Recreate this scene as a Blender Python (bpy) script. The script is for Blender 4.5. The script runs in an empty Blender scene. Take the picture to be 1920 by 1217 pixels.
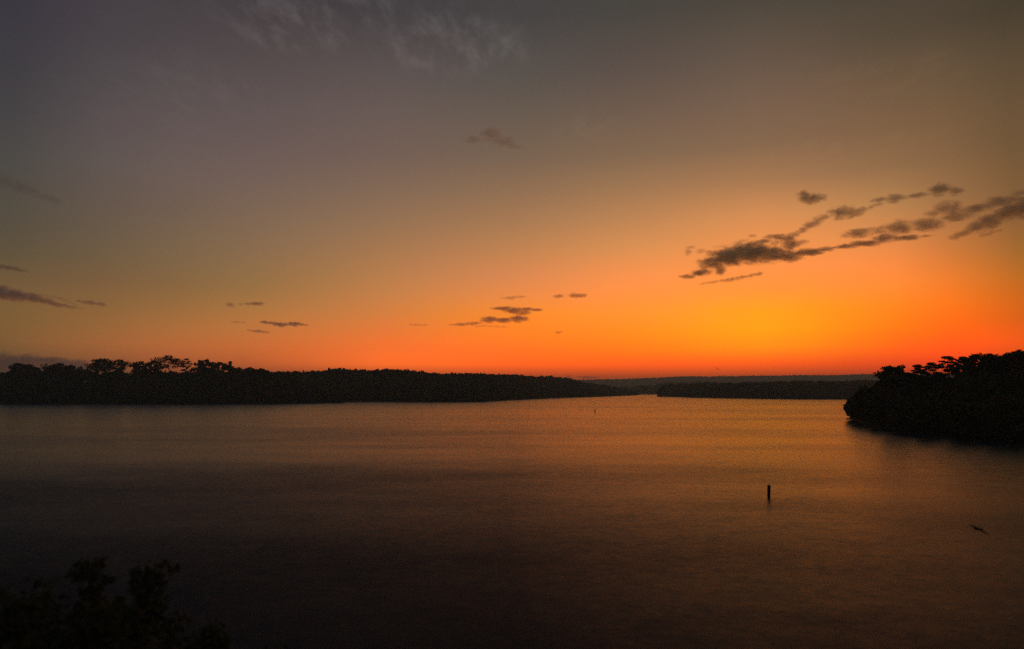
import bpy, math, random
import numpy as np
from mathutils import Vector, Matrix, noise as mnoise

# ------------------------------------------------------------------ scene, camera, light
S = bpy.context.scene
C = S.collection
S.render.engine = 'CYCLES'
S.render.resolution_x, S.render.resolution_y = 1024, 649
S.view_settings.view_transform = 'Standard'
S.view_settings.look = 'None'
S.view_settings.exposure = 0.0
S.view_settings.gamma = 1.0
S.view_settings.use_curve_mapping = False
S.cycles.use_denoising = False
S.cycles.volume_bounces = 8
S.cycles.max_bounces = 12
S.cycles.transparent_max_bounces = 8
S.cycles.volume_step_rate = 1.0
S.cycles.volume_max_steps = 256

EYE = 15.0                                   # metres above the lake
FOC = 1371.0                                 # focal length in photograph pixels (1920 wide)
PITCH = math.atan(124.5 / FOC)
cam_data = bpy.data.cameras.new('camera')
cam_data.sensor_width = 36.0
cam_data.lens = 36.0 * FOC / 1920.0
cam_data.clip_start = 0.5
cam_data.clip_end = 120000.0
cam = bpy.data.objects.new('camera', cam_data)
C.objects.link(cam)
cam.location = (0, 0, EYE)
cam.rotation_euler = (math.pi / 2 + PITCH, 0, 0)
cam_data.dof.use_dof = True
cam_data.dof.focus_distance = 400.0
cam_data.dof.aperture_fstop = 0.15
S.camera = cam

SUN_AZ = math.radians(19.0)                  # to the right of the view axis (+Y)
SUN_EL = math.radians(0.6)                   # just down behind the far ridge
sun_data = bpy.data.lights.new('sun', 'SUN')
sun_data.energy = 0.1
sun_data.angle = math.radians(0.5)
sun_data.color = (1.0, 0.5, 0.2)
sun = bpy.data.objects.new('sun', sun_data)
C.objects.link(sun)
sdir = Vector((math.sin(SUN_AZ) * math.cos(SUN_EL), math.cos(SUN_AZ) * math.cos(SUN_EL), math.sin(SUN_EL)))
sun.rotation_euler = sdir.to_track_quat('Z', 'Y').to_euler()
sun.location = (0, -20, 60)

# dusk sky: colour by compass direction (degrees right of +Y) and height above the horizon
SKY_AZ = [-180, -90, -50, -40, -35, -30, -25, -20, -15, -10, -5, 0, 4, 8, 12, 16, 19, 22, 25, 28, 31, 35, 40, 50, 90, 180]
SKY_EL = [0, 1, 2, 3.2, 4.5, 6, 7.5, 9, 11, 13, 15.5, 18, 21, 24, 28, 32, 36, 42, 60, 90]
SKY_RGB = [  # sRGB 0..255, rows by azimuth, columns by elevation
 ((62, 60, 66), (62, 60, 66), (62, 60, 66), (62, 60, 65), (61, 59, 65), (61, 59, 65), (61, 59, 65), (61, 59, 65), (60, 58, 64), (60, 58, 64), (60, 58, 63), (59, 57, 63), (59, 57, 63), (58, 56, 62), (58, 56, 61), (57, 55, 61), (56, 55, 60), (55, 54, 59), (53, 51, 56), (53, 51, 56)),
 ((79, 66, 58), (80, 67, 58), (83, 69, 58), (86, 70, 58), (82, 69, 57), (78, 67, 58), (73, 64, 58), (67, 62, 58), (64, 60, 59), (61, 59, 60), (59, 57, 60), (57, 55, 59), (54, 52, 58), (53, 51, 57), (52, 50, 56), (52, 50, 56), (51, 49, 55), (49, 47, 53), (44, 43, 48), (43, 41, 46)),
 ((127, 92, 56), (129, 94, 56), (141, 101, 56), (148, 105, 56), (136, 102, 56), (127, 96, 57), (111, 88, 58), (94, 81, 59), (84, 76, 63), (77, 73, 65), (70, 69, 66), (64, 62, 64), (58, 55, 62), (54, 51, 60), (54, 51, 60), (54, 50, 59), (52, 48, 56), (48, 45, 53), (39, 36, 43), (34, 32, 37)),
 ((132, 96, 59), (135, 98, 59), (147, 105, 59), (154, 110, 59), (142, 107, 58), (133, 100, 60), (115, 91, 61), (98, 84, 62), (87, 80, 66), (81, 77, 68), (74, 72, 69), (67, 65, 67), (61, 58, 65), (57, 53, 63), (56, 53, 62), (56, 52, 61), (54, 50, 59), (51, 47, 55), (41, 38, 45), (35, 33, 39)),
 ((139, 99, 60), (142, 101, 60), (153, 108, 60), (161, 113, 60), (147, 109, 59), (136, 102, 61), (119, 94, 62), (102, 87, 64), (91, 82, 68), (84, 79, 70), (78, 75, 72), (71, 68, 70), (64, 61, 67), (60, 56, 65), (59, 55, 64), (58, 54, 63), (56, 52, 61), (53, 49, 57), (42, 39, 46), (37, 34, 40)),
 ((194, 111, 61), (197, 113, 61), (204, 119, 62), (203, 124, 64), (177, 119, 63), (153, 110, 64), (135, 101, 66), (120, 98, 70), (110, 93, 75), (104, 89, 79), (99, 88, 84), (92, 82, 82), (82, 75, 77), (73, 66, 71), (68, 61, 68), (67, 60, 66), (64, 58, 64), (60, 54, 60), (49, 44, 48), (42, 38, 42)),
 ((239, 119, 59), (241, 121, 59), (246, 127, 61), (237, 132, 64), (206, 130, 66), (175, 121, 67), (152, 112, 69), (139, 109, 75), (128, 104, 80), (119, 98, 84), (112, 95, 89), (103, 89, 87), (92, 82, 82), (80, 72, 74), (69, 62, 66), (67, 61, 65), (65, 58, 62), (61, 55, 58), (49, 44, 47), (43, 38, 41)),
 ((267, 122, 56), (270, 124, 56), (276, 132, 57), (260, 137, 62), (230, 138, 68), (197, 133, 71), (170, 124, 72), (156, 119, 78), (144, 113, 84), (132, 107, 87), (120, 99, 90), (109, 92, 89), (97, 85, 84), (85, 75, 76), (67, 61, 63), (65, 60, 61), (63, 57, 59), (59, 54, 56), (48, 43, 45), (41, 38, 39)),
 ((291, 122, 51), (302, 128, 51), (334, 150, 53), (293, 142, 58), (256, 142, 66), (222, 140, 73), (196, 134, 76), (179, 128, 80), (161, 121, 85), (145, 114, 88), (128, 104, 89), (115, 95, 89), (103, 89, 86), (90, 80, 79), (68, 62, 64), (64, 59, 61), (61, 57, 59), (57, 53, 55), (46, 43, 44), (40, 37, 38)),
 ((312, 121, 45), (330, 131, 45), (391, 167, 47), (327, 148, 53), (282, 145, 62), (247, 146, 72), (222, 143, 80), (202, 137, 83), (179, 128, 85), (158, 120, 88), (137, 109, 89), (120, 98, 88), (108, 92, 87), (94, 84, 82), (69, 64, 66), (63, 59, 61), (60, 57, 59), (56, 53, 55), (46, 43, 44), (40, 37, 39)),
 ((322, 120, 39), (340, 128, 36), (402, 161, 30), (342, 150, 44), (302, 151, 49), (270, 153, 58), (245, 149, 79), (222, 143, 87), (195, 134, 86), (170, 125, 87), (144, 113, 87), (123, 101, 86), (108, 93, 84), (93, 84, 81), (70, 66, 67), (63, 60, 62), (61, 58, 60), (57, 55, 56), (46, 44, 45), (40, 38, 39)),
 ((330, 119, 31), (345, 125, 27), (404, 152, 13), (351, 151, 33), (317, 157, 36), (291, 160, 46), (265, 155, 77), (240, 149, 89), (209, 141, 86), (181, 130, 87), (152, 116, 86), (126, 103, 84), (108, 93, 81), (91, 84, 78), (71, 68, 68), (64, 62, 63), (62, 60, 61), (58, 56, 57), (47, 45, 46), (41, 39, 40)),
 ((330, 120, 19), (346, 124, 16), (404, 147, 7), (351, 155, 21), (319, 162, 31), (298, 165, 48), (279, 159, 76), (256, 155, 87), (222, 147, 87), (192, 136, 88), (159, 120, 86), (131, 105, 83), (111, 94, 80), (93, 83, 77), (73, 69, 67), (66, 64, 63), (64, 61, 60), (60, 58, 57), (48, 47, 46), (42, 40, 40)),
 ((330, 120, 7), (346, 124, 6), (404, 143, 2), (350, 160, 9), (319, 168, 28), (302, 169, 52), (293, 164, 74), (271, 160, 85), (234, 154, 88), (203, 141, 89), (167, 124, 86), (135, 107, 82), (114, 94, 79), (95, 82, 75), (74, 70, 65), (68, 66, 62), (65, 63, 59), (61, 59, 56), (50, 48, 45), (43, 42, 39)),
 ((331, 121, 0), (348, 124, 0), (404, 141, 0), (350, 168, 2), (319, 178, 21), (304, 176, 48), (298, 167, 70), (279, 163, 82), (244, 158, 88), (213, 145, 89), (173, 126, 86), (138, 108, 82), (118, 95, 79), (98, 83, 74), (75, 70, 64), (70, 67, 61), (67, 64, 58), (63, 61, 55), (51, 49, 44), (44, 42, 38)),
 ((334, 123, 0), (352, 124, 0), (403, 141, 0), (350, 181, 1), (320, 191, 11), (303, 184, 35), (295, 169, 65), (281, 163, 79), (254, 159, 86), (224, 150, 89), (177, 127, 85), (140, 108, 81), (121, 97, 79), (102, 86, 74), (76, 70, 62), (72, 68, 59), (69, 65, 57), (65, 61, 54), (52, 49, 43), (45, 43, 38)),
 ((336, 122, 0), (354, 123, 0), (399, 139, 0), (350, 186, 0), (320, 197, 4), (302, 187, 27), (293, 168, 62), (282, 163, 78), (260, 160, 85), (229, 151, 89), (177, 127, 84), (140, 108, 80), (124, 98, 79), (104, 86, 73), (76, 70, 60), (73, 68, 58), (70, 65, 56), (66, 61, 53), (53, 49, 43), (46, 43, 37)),
 ((338, 114, 0), (352, 115, 0), (386, 132, 0), (349, 176, 0), (318, 186, 1), (301, 179, 26), (293, 166, 62), (283, 162, 77), (257, 158, 85), (223, 150, 88), (171, 123, 83), (139, 106, 78), (123, 96, 76), (101, 84, 69), (74, 68, 58), (72, 67, 57), (69, 64, 55), (65, 60, 51), (53, 49, 42), (46, 42, 36)),
 ((339, 103, 0), (349, 104, 0), (369, 120, 0), (348, 156, 0), (316, 168, 1), (301, 168, 28), (296, 162, 62), (282, 159, 76), (248, 155, 84), (209, 145, 86), (162, 118, 80), (136, 103, 75), (119, 93, 71), (95, 79, 64), (71, 66, 56), (70, 65, 55), (67, 62, 53), (63, 58, 50), (51, 47, 40), (44, 41, 35)),
 ((350, 92, 0), (355, 94, 0), (366, 108, 0), (355, 135, 0), (321, 149, 2), (303, 155, 29), (293, 156, 59), (272, 152, 72), (232, 147, 81), (193, 137, 83), (153, 113, 76), (132, 100, 71), (114, 89, 66), (89, 75, 59), (70, 64, 54), (68, 63, 53), (66, 60, 51), (62, 57, 48), (50, 46, 39), (43, 40, 33)),
 ((360, 88, 0), (364, 89, 0), (373, 100, 0), (364, 118, 0), (323, 130, 2), (296, 139, 24), (271, 141, 47), (239, 136, 61), (200, 129, 72), (169, 120, 74), (142, 105, 70), (127, 96, 67), (108, 86, 63), (84, 71, 56), (71, 63, 53), (70, 62, 52), (67, 60, 50), (63, 56, 47), (51, 45, 38), (44, 39, 33)),
 ((312, 95, 0), (318, 97, 0), (332, 106, 0), (321, 114, 0), (269, 113, 3), (242, 117, 19), (212, 119, 35), (181, 114, 47), (152, 103, 57), (135, 97, 59), (120, 90, 58), (110, 85, 58), (94, 76, 55), (73, 63, 48), (69, 60, 47), (68, 60, 47), (66, 57, 45), (62, 54, 43), (50, 43, 34), (43, 38, 30)),
 ((298, 94, 0), (304, 97, 0), (319, 106, 0), (307, 112, 1), (254, 110, 4), (228, 113, 19), (199, 114, 34), (170, 109, 45), (143, 98, 54), (127, 92, 56), (113, 86, 55), (104, 81, 54), (89, 72, 51), (69, 60, 46), (66, 58, 45), (65, 57, 45), (63, 55, 43), (59, 52, 41), (48, 42, 33), (41, 36, 28)),
 ((286, 90, 0), (292, 93, 0), (305, 101, 0), (294, 107, 0), (244, 105, 4), (218, 108, 18), (191, 109, 32), (162, 105, 43), (137, 94, 51), (122, 88, 53), (109, 82, 53), (100, 77, 52), (85, 69, 49), (66, 57, 44), (63, 56, 43), (63, 55, 43), (60, 53, 41), (57, 50, 39), (46, 40, 31), (40, 35, 27)),
 ((131, 66, 40), (133, 66, 40), (137, 69, 39), (134, 71, 39), (117, 70, 40), (108, 71, 45), (99, 71, 49), (90, 70, 53), (81, 66, 55), (76, 64, 56), (72, 62, 55), (68, 60, 55), (63, 57, 54), (57, 53, 52), (55, 52, 51), (55, 51, 51), (54, 50, 50), (52, 49, 48), (47, 44, 44), (45, 42, 43)),
 ((62, 60, 66), (62, 60, 66), (62, 60, 66), (62, 60, 65), (61, 59, 65), (61, 59, 65), (61, 59, 65), (61, 59, 65), (60, 58, 64), (60, 58, 64), (60, 58, 63), (59, 57, 63), (59, 57, 63), (58, 56, 62), (58, 56, 61), (57, 55, 61), (56, 55, 60), (55, 54, 59), (53, 51, 56), (53, 51, 56)),
]


def s2l(c):
    return c / 12.92 if c <= 0.04045 else ((c + 0.055) / 1.055) ** 2.4

def build_world():
    w = bpy.data.worlds.new('World'); S.world = w
    w.use_nodes = True
    nt = w.node_tree; nd, ln = nt.nodes, nt.links
    nd.clear()
    def math_node(op, a, b=None, clamp=False):
        n = nd.new('ShaderNodeMath'); n.operation = op; n.use_clamp = clamp
        for k, v in enumerate((a, b)):
            if v is None: continue
            if isinstance(v, (int, float)): n.inputs[k].default_value = v
            else: ln.new(v, n.inputs[k])
        return n.outputs[0]
    tc = nd.new('ShaderNodeTexCoord')
    sep = nd.new('ShaderNodeSeparateXYZ'); ln.new(tc.outputs['Generated'], sep.inputs[0])
    x, y, z = sep.outputs
    az = math_node('MULTIPLY', math_node('ARCTAN2', x, y), 180 / math.pi)
    el = math_node('MULTIPLY', math_node('ARCSINE', z), 180 / math.pi)
    eln = math_node('DIVIDE', el, 90.0, True)
    fac = math_node('POWER', eln, 0.5)       # gives the horizon more of the ramp
    cols = []
    for row in SKY_RGB:
        r = nd.new('ShaderNodeValToRGB'); ln.new(fac, r.inputs[0])
        cr = r.color_ramp; cr.interpolation = 'LINEAR'
        while len(cr.elements) < len(SKY_EL): cr.elements.new(0.5)
        for k, e in enumerate(SKY_EL):
            cr.elements[k].position = (e / 90.0) ** 0.5
        for k in range(len(SKY_EL)):
            cr.elements[k].color = [s2l(q / 255) for q in row[k]] + [1]
        cols.append(r.outputs[0])
    cur = cols[0]
    for i in range(1, len(SKY_AZ)):
        f = nd.new('ShaderNodeMapRange'); ln.new(az, f.inputs[0])
        f.inputs[1].default_value, f.inputs[2].default_value = SKY_AZ[i - 1], SKY_AZ[i]
        m = nd.new('ShaderNodeMix'); m.data_type = 'RGBA'
        ln.new(f.outputs[0], m.inputs[0]); ln.new(cur, m.inputs[6]); ln.new(cols[i], m.inputs[7])
        cur = m.outputs[2]
    # thin high cirrus on a flat layer far above: brighter wisps overhead
    zc = math_node('MAXIMUM', z, 0.05)
    cb = nd.new('ShaderNodeCombineXYZ')
    ln.new(math_node('DIVIDE', x, zc), cb.inputs[0]); ln.new(math_node('DIVIDE', y, zc), cb.inputs[1])
    mp = nd.new('ShaderNodeMapping'); ln.new(cb.outputs[0], mp.inputs[0])
    mp.inputs['Rotation'].default_value = (0, 0, math.radians(-35)); mp.inputs['Scale'].default_value = (6.5, 2.6, 1)
    n1 = nd.new('ShaderNodeTexNoise'); ln.new(mp.outputs[0], n1.inputs['Vector'])
    n1.inputs['Scale'].default_value = 2.2; n1.inputs['Detail'].default_value = 7; n1.inputs['Roughness'].default_value = 0.62
    n1.inputs['Distortion'].default_value = 0.12
    n2 = nd.new('ShaderNodeTexNoise'); ln.new(cb.outputs[0], n2.inputs['Vector'])
    n2.inputs['Scale'].default_value = 1.05; n2.inputs['Detail'].default_value = 2
    def ramp(v, a, b):
        q = nd.new('ShaderNodeMapRange'); q.interpolation_type = 'SMOOTHSTEP'
        ln.new(v, q.inputs[0]); q.inputs[1].default_value, q.inputs[2].default_value = a, b
        return q.outputs[0]
    patch = math_node('MULTIPLY', ramp(n2.outputs[0], 0.50, 0.70), 0.35)
    for cx, cy, rr in ((-0.17, 2.02, 0.30), (-0.62, 1.90, 0.26), (-0.45, 1.72, 0.35)):
        ds = nd.new('ShaderNodeVectorMath'); ds.operation = 'DISTANCE'
        ln.new(cb.outputs[0], ds.inputs[0]); ds.inputs[1].default_value = (cx, cy, 0)
        patch = math_node('MAXIMUM', patch, ramp(ds.outputs['Value'], rr, rr * 0.3))
    wisp = math_node('MULTIPLY', ramp(n1.outputs[0], 0.40, 0.75), math_node('MULTIPLY', patch, ramp(z, 0.22, 0.42)))
    boost = math_node('ADD', math_node('MULTIPLY', wisp, 0.65), 1.0)
    vm = nd.new('ShaderNodeVectorMath'); vm.operation = 'SCALE'
    ln.new(cur, vm.inputs[0]); ln.new(boost, vm.inputs['Scale'])
    bg = nd.new('ShaderNodeBackground'); ln.new(vm.outputs[0], bg.inputs[0]); bg.inputs[1].default_value = SKY_GAIN
    # physical sky, turned down to dusk
    st = nd.new('ShaderNodeTexSky'); st.sky_type = 'NISHITA'; st.sun_disc = False
    st.sun_elevation = SUN_EL; st.sun_rotation = SUN_AZ; st.altitude = 100; st.dust_density = 2.0
    bg2 = nd.new('ShaderNodeBackground'); ln.new(st.outputs[0], bg2.inputs[0]); bg2.inputs[1].default_value = NISHITA_GAIN
    ad = nd.new('ShaderNodeAddShader'); ln.new(bg.outputs[0], ad.inputs[0]); ln.new(bg2.outputs[0], ad.inputs[1])
    out = nd.new('ShaderNodeOutputWorld'); ln.new(ad.outputs[0], out.inputs[0])

SKY_GAIN = 1.0
NISHITA_GAIN = 0.002
build_world()

# ------------------------------------------------------------------ helpers
rng = np.random.default_rng(11)
R = random.Random(5)
CP, SP = math.cos(PITCH), math.sin(PITCH)

def ray(px, py):
    """direction of a photograph pixel, scaled so that its horizontal range is one metre"""
    a, b = (px - 960.0) / FOC, (608.5 - py) / FOC
    d = Vector((a, CP - b * SP, SP + b * CP))
    return d / math.hypot(d.x, d.y)

def on_water(px, py):
    d = ray(px, py); t = EYE / -d.z
    return Vector((d.x * t, d.y * t, 0))

def at_range(px, py, r):
    d = ray(px, py)
    return Vector((d.x * r, d.y * r, EYE + d.z * r))

def px_len(r):
    return r / FOC * 1.04

def tag(o, label=None, cat=None, group=None, kind=None):
    if label: o['label'] = label
    if cat: o['category'] = cat
    if group: o['group'] = group
    if kind: o['kind'] = kind
    return o

def mesh_obj(name, verts, faces, mat, parent=None, loc=None, smooth=False):
    """faces: (n,3) or (n,4) array, or list of tuples"""
    me = bpy.data.meshes.new(name)
    if isinstance(faces, np.ndarray):
        v = np.asarray(verts, np.float32)
        n, k = faces.shape
        me.vertices.add(len(v)); me.vertices.foreach_set('co', v.ravel())
        me.loops.add(n * k); me.loops.foreach_set('vertex_index', faces.astype(np.int32).ravel())
        me.polygons.add(n)
        me.polygons.foreach_set('loop_start', np.arange(0, n * k, k, dtype=np.int32))
        me.polygons.foreach_set('loop_total', np.full(n, k, np.int32))
        me.update(calc_edges=True)
    else:
        me.from_pydata([tuple(q) for q in verts], [], faces); me.update()
    if smooth:
        me.polygons.foreach_set('use_smooth', np.ones(len(me.polygons), bool))
    me.materials.append(mat)
    o = bpy.data.objects.new(name, me); C.objects.link(o)
    if parent: o.parent = parent
    if loc is not None: o.location = loc
    return o

def empty(name, loc):
    o = bpy.data.objects.new(name, None); C.objects.link(o)
    o.location = loc; o.empty_display_size = 0.5
    return o

# ------------------------------------------------------------------ materials
def new_mat(name):
    m = bpy.data.materials.new(name); m.use_nodes = True
    nt = m.node_tree
    return m, nt, nt.nodes['Principled BSDF']

def noisy(name, c0, c1, scale, rough=0.8, spec=0.2, coord='Object'):
    m, nt, b = new_mat(name)
    tc = nt.nodes.new('ShaderNodeTexCoord')
    n = nt.nodes.new('ShaderNodeTexNoise'); n.inputs['Scale'].default_value = scale; n.inputs['Detail'].default_value = 4
    nt.links.new(tc.outputs[coord], n.inputs['Vector'])
    mx = nt.nodes.new('ShaderNodeMix'); mx.data_type = 'RGBA'
    mx.inputs[6].default_value = (*c0, 1); mx.inputs[7].default_value = (*c1, 1)
    mr = nt.nodes.new('ShaderNodeMapRange'); mr.inputs[1].default_value, mr.inputs[2].default_value = 0.35, 0.65
    nt.links.new(n.outputs[0], mr.inputs[0]); nt.links.new(mr.outputs[0], mx.inputs[0])
    nt.links.new(mx.outputs[2], b.inputs['Base Color'])
    b.inputs['Roughness'].default_value = rough
    b.inputs['Specular IOR Level'].default_value = spec
    return m

M_FOREST = noisy('forest_foliage', (0.065, 0.070, 0.034), (0.110, 0.115, 0.055), 0.08, 0.9, 0.05)
M_PINE = noisy('pine_needles', (0.055, 0.062, 0.032), (0.095, 0.100, 0.050), 0.5, 0.85, 0.08)
M_LEAF = noisy('broad_leaves', (0.075, 0.080, 0.030), (0.120, 0.120, 0.050), 0.9, 0.75, 0.1)
M_BARK = noisy('bark', (0.035, 0.027, 0.020), (0.075, 0.058, 0.044), 3.0, 0.9, 0.1)
M_SOIL = noisy('woodland_floor', (0.030, 0.030, 0.016), (0.055, 0.048, 0.028), 0.03, 0.95, 0.05)
M_RIDGE = noisy('ridge_forest', (0.030, 0.040, 0.018), (0.055, 0.065, 0.030), 0.004, 0.95, 0.03)
M_BANK = noisy('bank_grass', (0.030, 0.036, 0.014), (0.060, 0.056, 0.026), 0.6, 0.9, 0.08)
M_BUOY = noisy('weathered_paint', (0.020, 0.016, 0.014), (0.045, 0.036, 0.030), 6.0, 0.5, 0.3)
M_BAND = noisy('dark_rubber', (0.014, 0.014, 0.014), (0.030, 0.028, 0.026), 9.0, 0.7, 0.2)
M_STEEL = noisy('dull_steel', (0.05, 0.045, 0.04), (0.10, 0.08, 0.07), 12.0, 0.45, 0.5)
M_BIRD = noisy('dark_plumage', (0.018, 0.014, 0.012), (0.045, 0.034, 0.028), 14.0, 0.8, 0.1)
M_BEAK = noisy('horn', (0.06, 0.045, 0.02), (0.10, 0.075, 0.03), 20.0, 0.5, 0.3)

def water_material():
    m, nt, b = new_mat('lake_water')
    nd, ln = nt.nodes, nt.links
    geo = nd.new('ShaderNodeNewGeometry')
    def noise(scale, detail, stretch=(1, 1, 1), rough=0.55, rot=0.0):
        mp = nd.new('ShaderNodeMapping'); ln.new(geo.outputs['Position'], mp.inputs[0])
        mp.inputs['Scale'].default_value = stretch
        mp.inputs['Rotation'].default_value = (0, 0, rot)
        n = nd.new('ShaderNodeTexNoise'); ln.new(mp.outputs[0], n.inputs['Vector'])
        n.inputs['Scale'].default_value = scale; n.inputs['Detail'].default_value = detail
        n.inputs['Roughness'].default_value = rough
        return n
    def vmath(op, a, bb=None, sc=None):
        v = nd.new('ShaderNodeVectorMath'); v.operation = op
        for k, q in enumerate((a, bb)):
            if q is None: continue
            if isinstance(q, tuple): v.inputs[k].default_value = q
            else: ln.new(q, v.inputs[k])
        if sc is not None:
            if isinstance(sc, float): v.inputs['Scale'].default_value = sc
            else: ln.new(sc, v.inputs['Scale'])
        return v.outputs[0]
    # wavelets: slopes straight from two noises, so that their strength does not depend on distance
    n1 = noise(0.9, 5, (1.0, 1.5, 1), 0.62, 0.35)
    n2 = noise(0.23, 3, (1.0, 1.8, 1), 0.55, -0.25)
    s1 = vmath('SCALE', vmath('SUBTRACT', n1.outputs['Color'], (0.5, 0.5, 0.5)), sc=WAVE_FINE)
    s2 = vmath('SCALE', vmath('SUBTRACT', n2.outputs['Color'], (0.5, 0.5, 0.5)), sc=WAVE_LONG)
    # cat's-paws and slicks: broad patches of stronger and weaker ripples
    p1 = noise(0.010, 4, (0.45, 1.0, 1), 0.6, 0.35)
    p2 = noise(0.022, 3, (0.22, 1.0, 1), 0.55, -0.12)
    def rng_(v, a, bb, lo, hi):
        q = nd.new('ShaderNodeMapRange'); q.interpolation_type = 'SMOOTHSTEP'
        ln.new(v, q.inputs[0])
        for k, t in enumerate((a, bb, lo, hi)): q.inputs[k + 1].default_value = t
        return q.outputs[0]
    k1 = rng_(p1.outputs[0], 0.35, 0.65, 0.80, 1.15)
    k2 = rng_(p2.outputs[0], 0.30, 0.62, 0.95, 1.03)
    mul = nd.new('ShaderNodeMath'); mul.operation = 'MULTIPLY'; ln.new(k1, mul.inputs[0]); ln.new(k2, mul.inputs[1])
    slope = vmath('SCALE', vmath('ADD', s1, s2), sc=mul.outputs[0])
    slope = vmath('MULTIPLY', slope, (1, 1, 0))
    nrm = vmath('NORMALIZE', vmath('ADD', slope, (0, 0, 1)))
    ln.new(nrm, b.inputs['Normal'])
    b.inputs['Base Color'].default_value = (0.004, 0.026, 0.050, 1)
    # ripples too small to draw: a broad microfacet lobe; the open water below the viewpoint is ruffled by the
    # breeze, the far reach and the lee of the right bank lie smoother
    sp = nd.new('ShaderNodeSeparateXYZ'); ln.new(geo.outputs['Position'], sp.inputs[0])
    def mth(op, a, bb):
        q = nd.new('ShaderNodeMath'); q.operation = op
        for k, v in enumerate((a, bb)):
            if isinstance(v, (int, float)): q.inputs[k].default_value = v
            else: ln.new(v, q.inputs[k])
        return q.outputs[0]
    lee = mth('ADD', sp.outputs[1], mth('MULTIPLY', mth('MAXIMUM', sp.outputs[0], 0.0), 1.5))
    lee = mth('MULTIPLY', lee, rng_(p1.outputs[0], 0.3, 0.7, 1.25, 0.8))
    tr = nd.new('ShaderNodeMapRange'); ln.new(mth('DIVIDE', 15.0, mth('MAXIMUM', lee, 5.0)), tr.inputs[0])
    for k, v in enumerate((0.045, 0.30, ROUGH_FAR, ROUGH_NEAR)): tr.inputs[k + 1].default_value = v
    rg = mth('MULTIPLY', tr.outputs[0], rng_(mul.outputs[0], 0.72, 1.2, 0.88, 1.08))
    ln.new(rg, b.inputs['Roughness'])
    b.inputs['IOR'].default_value = 1.33
    b.inputs['Specular Tint'].default_value = (0.76, 0.85, 0.97, 1)
    return m
WAVE_FINE, WAVE_LONG = 0.24, 0.11
ROUGH_NEAR, ROUGH_FAR = 0.86, 0.255
M_WATER = water_material()

# ------------------------------------------------------------------ the setting
def water_sheet():
    # rings of quads round the camera, out past the far ridge
    rad = [0, 30, 60, 120, 250, 500, 1000, 2000, 4000, 7000, 11000]
    n = 48; v = [(0, 0, 0)]; f = []
    for r in rad[1:]:
        for k in range(n):
            a = 2 * math.pi * k / n
            v.append((r * math.cos(a), r * math.sin(a), 0))
    for k in range(n): f.append((0, 1 + k, 1 + (k + 1) % n))
    for j in range(len(rad) - 2):
        for k in range(n):
            a, b = 1 + j * n + k, 1 + j * n + (k + 1) % n
            f.append((a, a + n, b + n, b))
    return tag(mesh_obj('lake_water', v, f, M_WATER), kind='structure')
water_sheet()

class Hill:
    """A wooded hill: shoreline and skyline given along a run of bearings, real ranges from the shoreline's depression."""
    def __init__(s, name, shore, sky, width, canopy, mat, step=6.0, rough=1.0, back=1.5, seed=0):
        s.name, s.width, s.canopy = name, width, canopy
        xs = np.arange(shore[0][0], shore[-1][0] + step, step)
        s.xs = xs
        sy = np.interp(xs, [p[0] for p in shore], [p[1] for p in shore])
        ky = np.interp(xs, [p[0] for p in sky], [p[1] for p in sky])
        s.r0 = np.empty(len(xs)); s.h = np.empty(len(xs)); s.dx = np.empty(len(xs)); s.dy = np.empty(len(xs))
        for i, x in enumerate(xs):
            d = ray(x, sy[i]); s.r0[i] = EYE / -d.z; s.dx[i], s.dy[i] = d.x, d.y
            w = width if not callable(width) else width(x)
            s.h[i] = max(EYE + ray(x, ky[i]).z * (s.r0[i] + w) - canopy, 0.6)
        s.w = np.array([width if not callable(width) else width(x) for x in xs])
        s.back = back
        ts = [-0.06, 0.0, 0.05, 0.12, 0.2, 0.3, 0.42, 0.55, 0.7, 0.85, 1.0, 1.15, 1.35, 1.6, 1.6 + back]
        V = []; nt_ = len(ts)
        for i, x in enumerate(xs):
            for t in ts:
                r = s.r0[i] + t * s.w[i]
                z = s.height(i, t)
                z += rough * mnoise.noise((x * 0.03, t * 4, seed)) * min(1, max(0, t * 5)) * min(1.0, s.h[i] * 0.12)
                V.append((s.dx[i] * r, s.dy[i] * r, z))
        F = np.array([(i * nt_ + j, (i + 1) * nt_ + j, (i + 1) * nt_ + j + 1, i * nt_ + j + 1)
                      for i in range(len(xs) - 1) for j in range(nt_ - 1)])
        s.obj = tag(mesh_obj(name, np.array(V), F, mat, smooth=True), kind='structure')
    def height(s, i, t):
        h = s.h[i]
        if t <= 0: return -1.2 + 1.2 * (t + 0.06) / 0.06 if t < 0 else 0.0
        if t <= 1:
            u = t ** 0.72
            return min(1.2, h) * min(1, t * 12) + (h - min(1.2, h)) * (u * u * (3 - 2 * u))
        e = min(1, (t - 1) / (0.6 + s.back))
        return h * (1 - 0.85 * e * e * (3 - 2 * e)) - 0.3
    def point(s, px, t):
        f = (px - s.xs[0]) / (s.xs[1] - s.xs[0]); i = int(min(max(f, 0), len(s.xs) - 2)); q = f - i
        r = (s.r0[i] + t * s.w[i]) * (1 - q) + (s.r0[i + 1] + t * s.w[i + 1]) * q
        dx = s.dx[i] * (1 - q) + s.dx[i + 1] * q; dy = s.dy[i] * (1 - q) + s.dy[i + 1] * q
        z = s.height(i, t) * (1 - q) + s.height(i + 1, t) * q
        return Vector((dx * r, dy * r, z))

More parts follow.
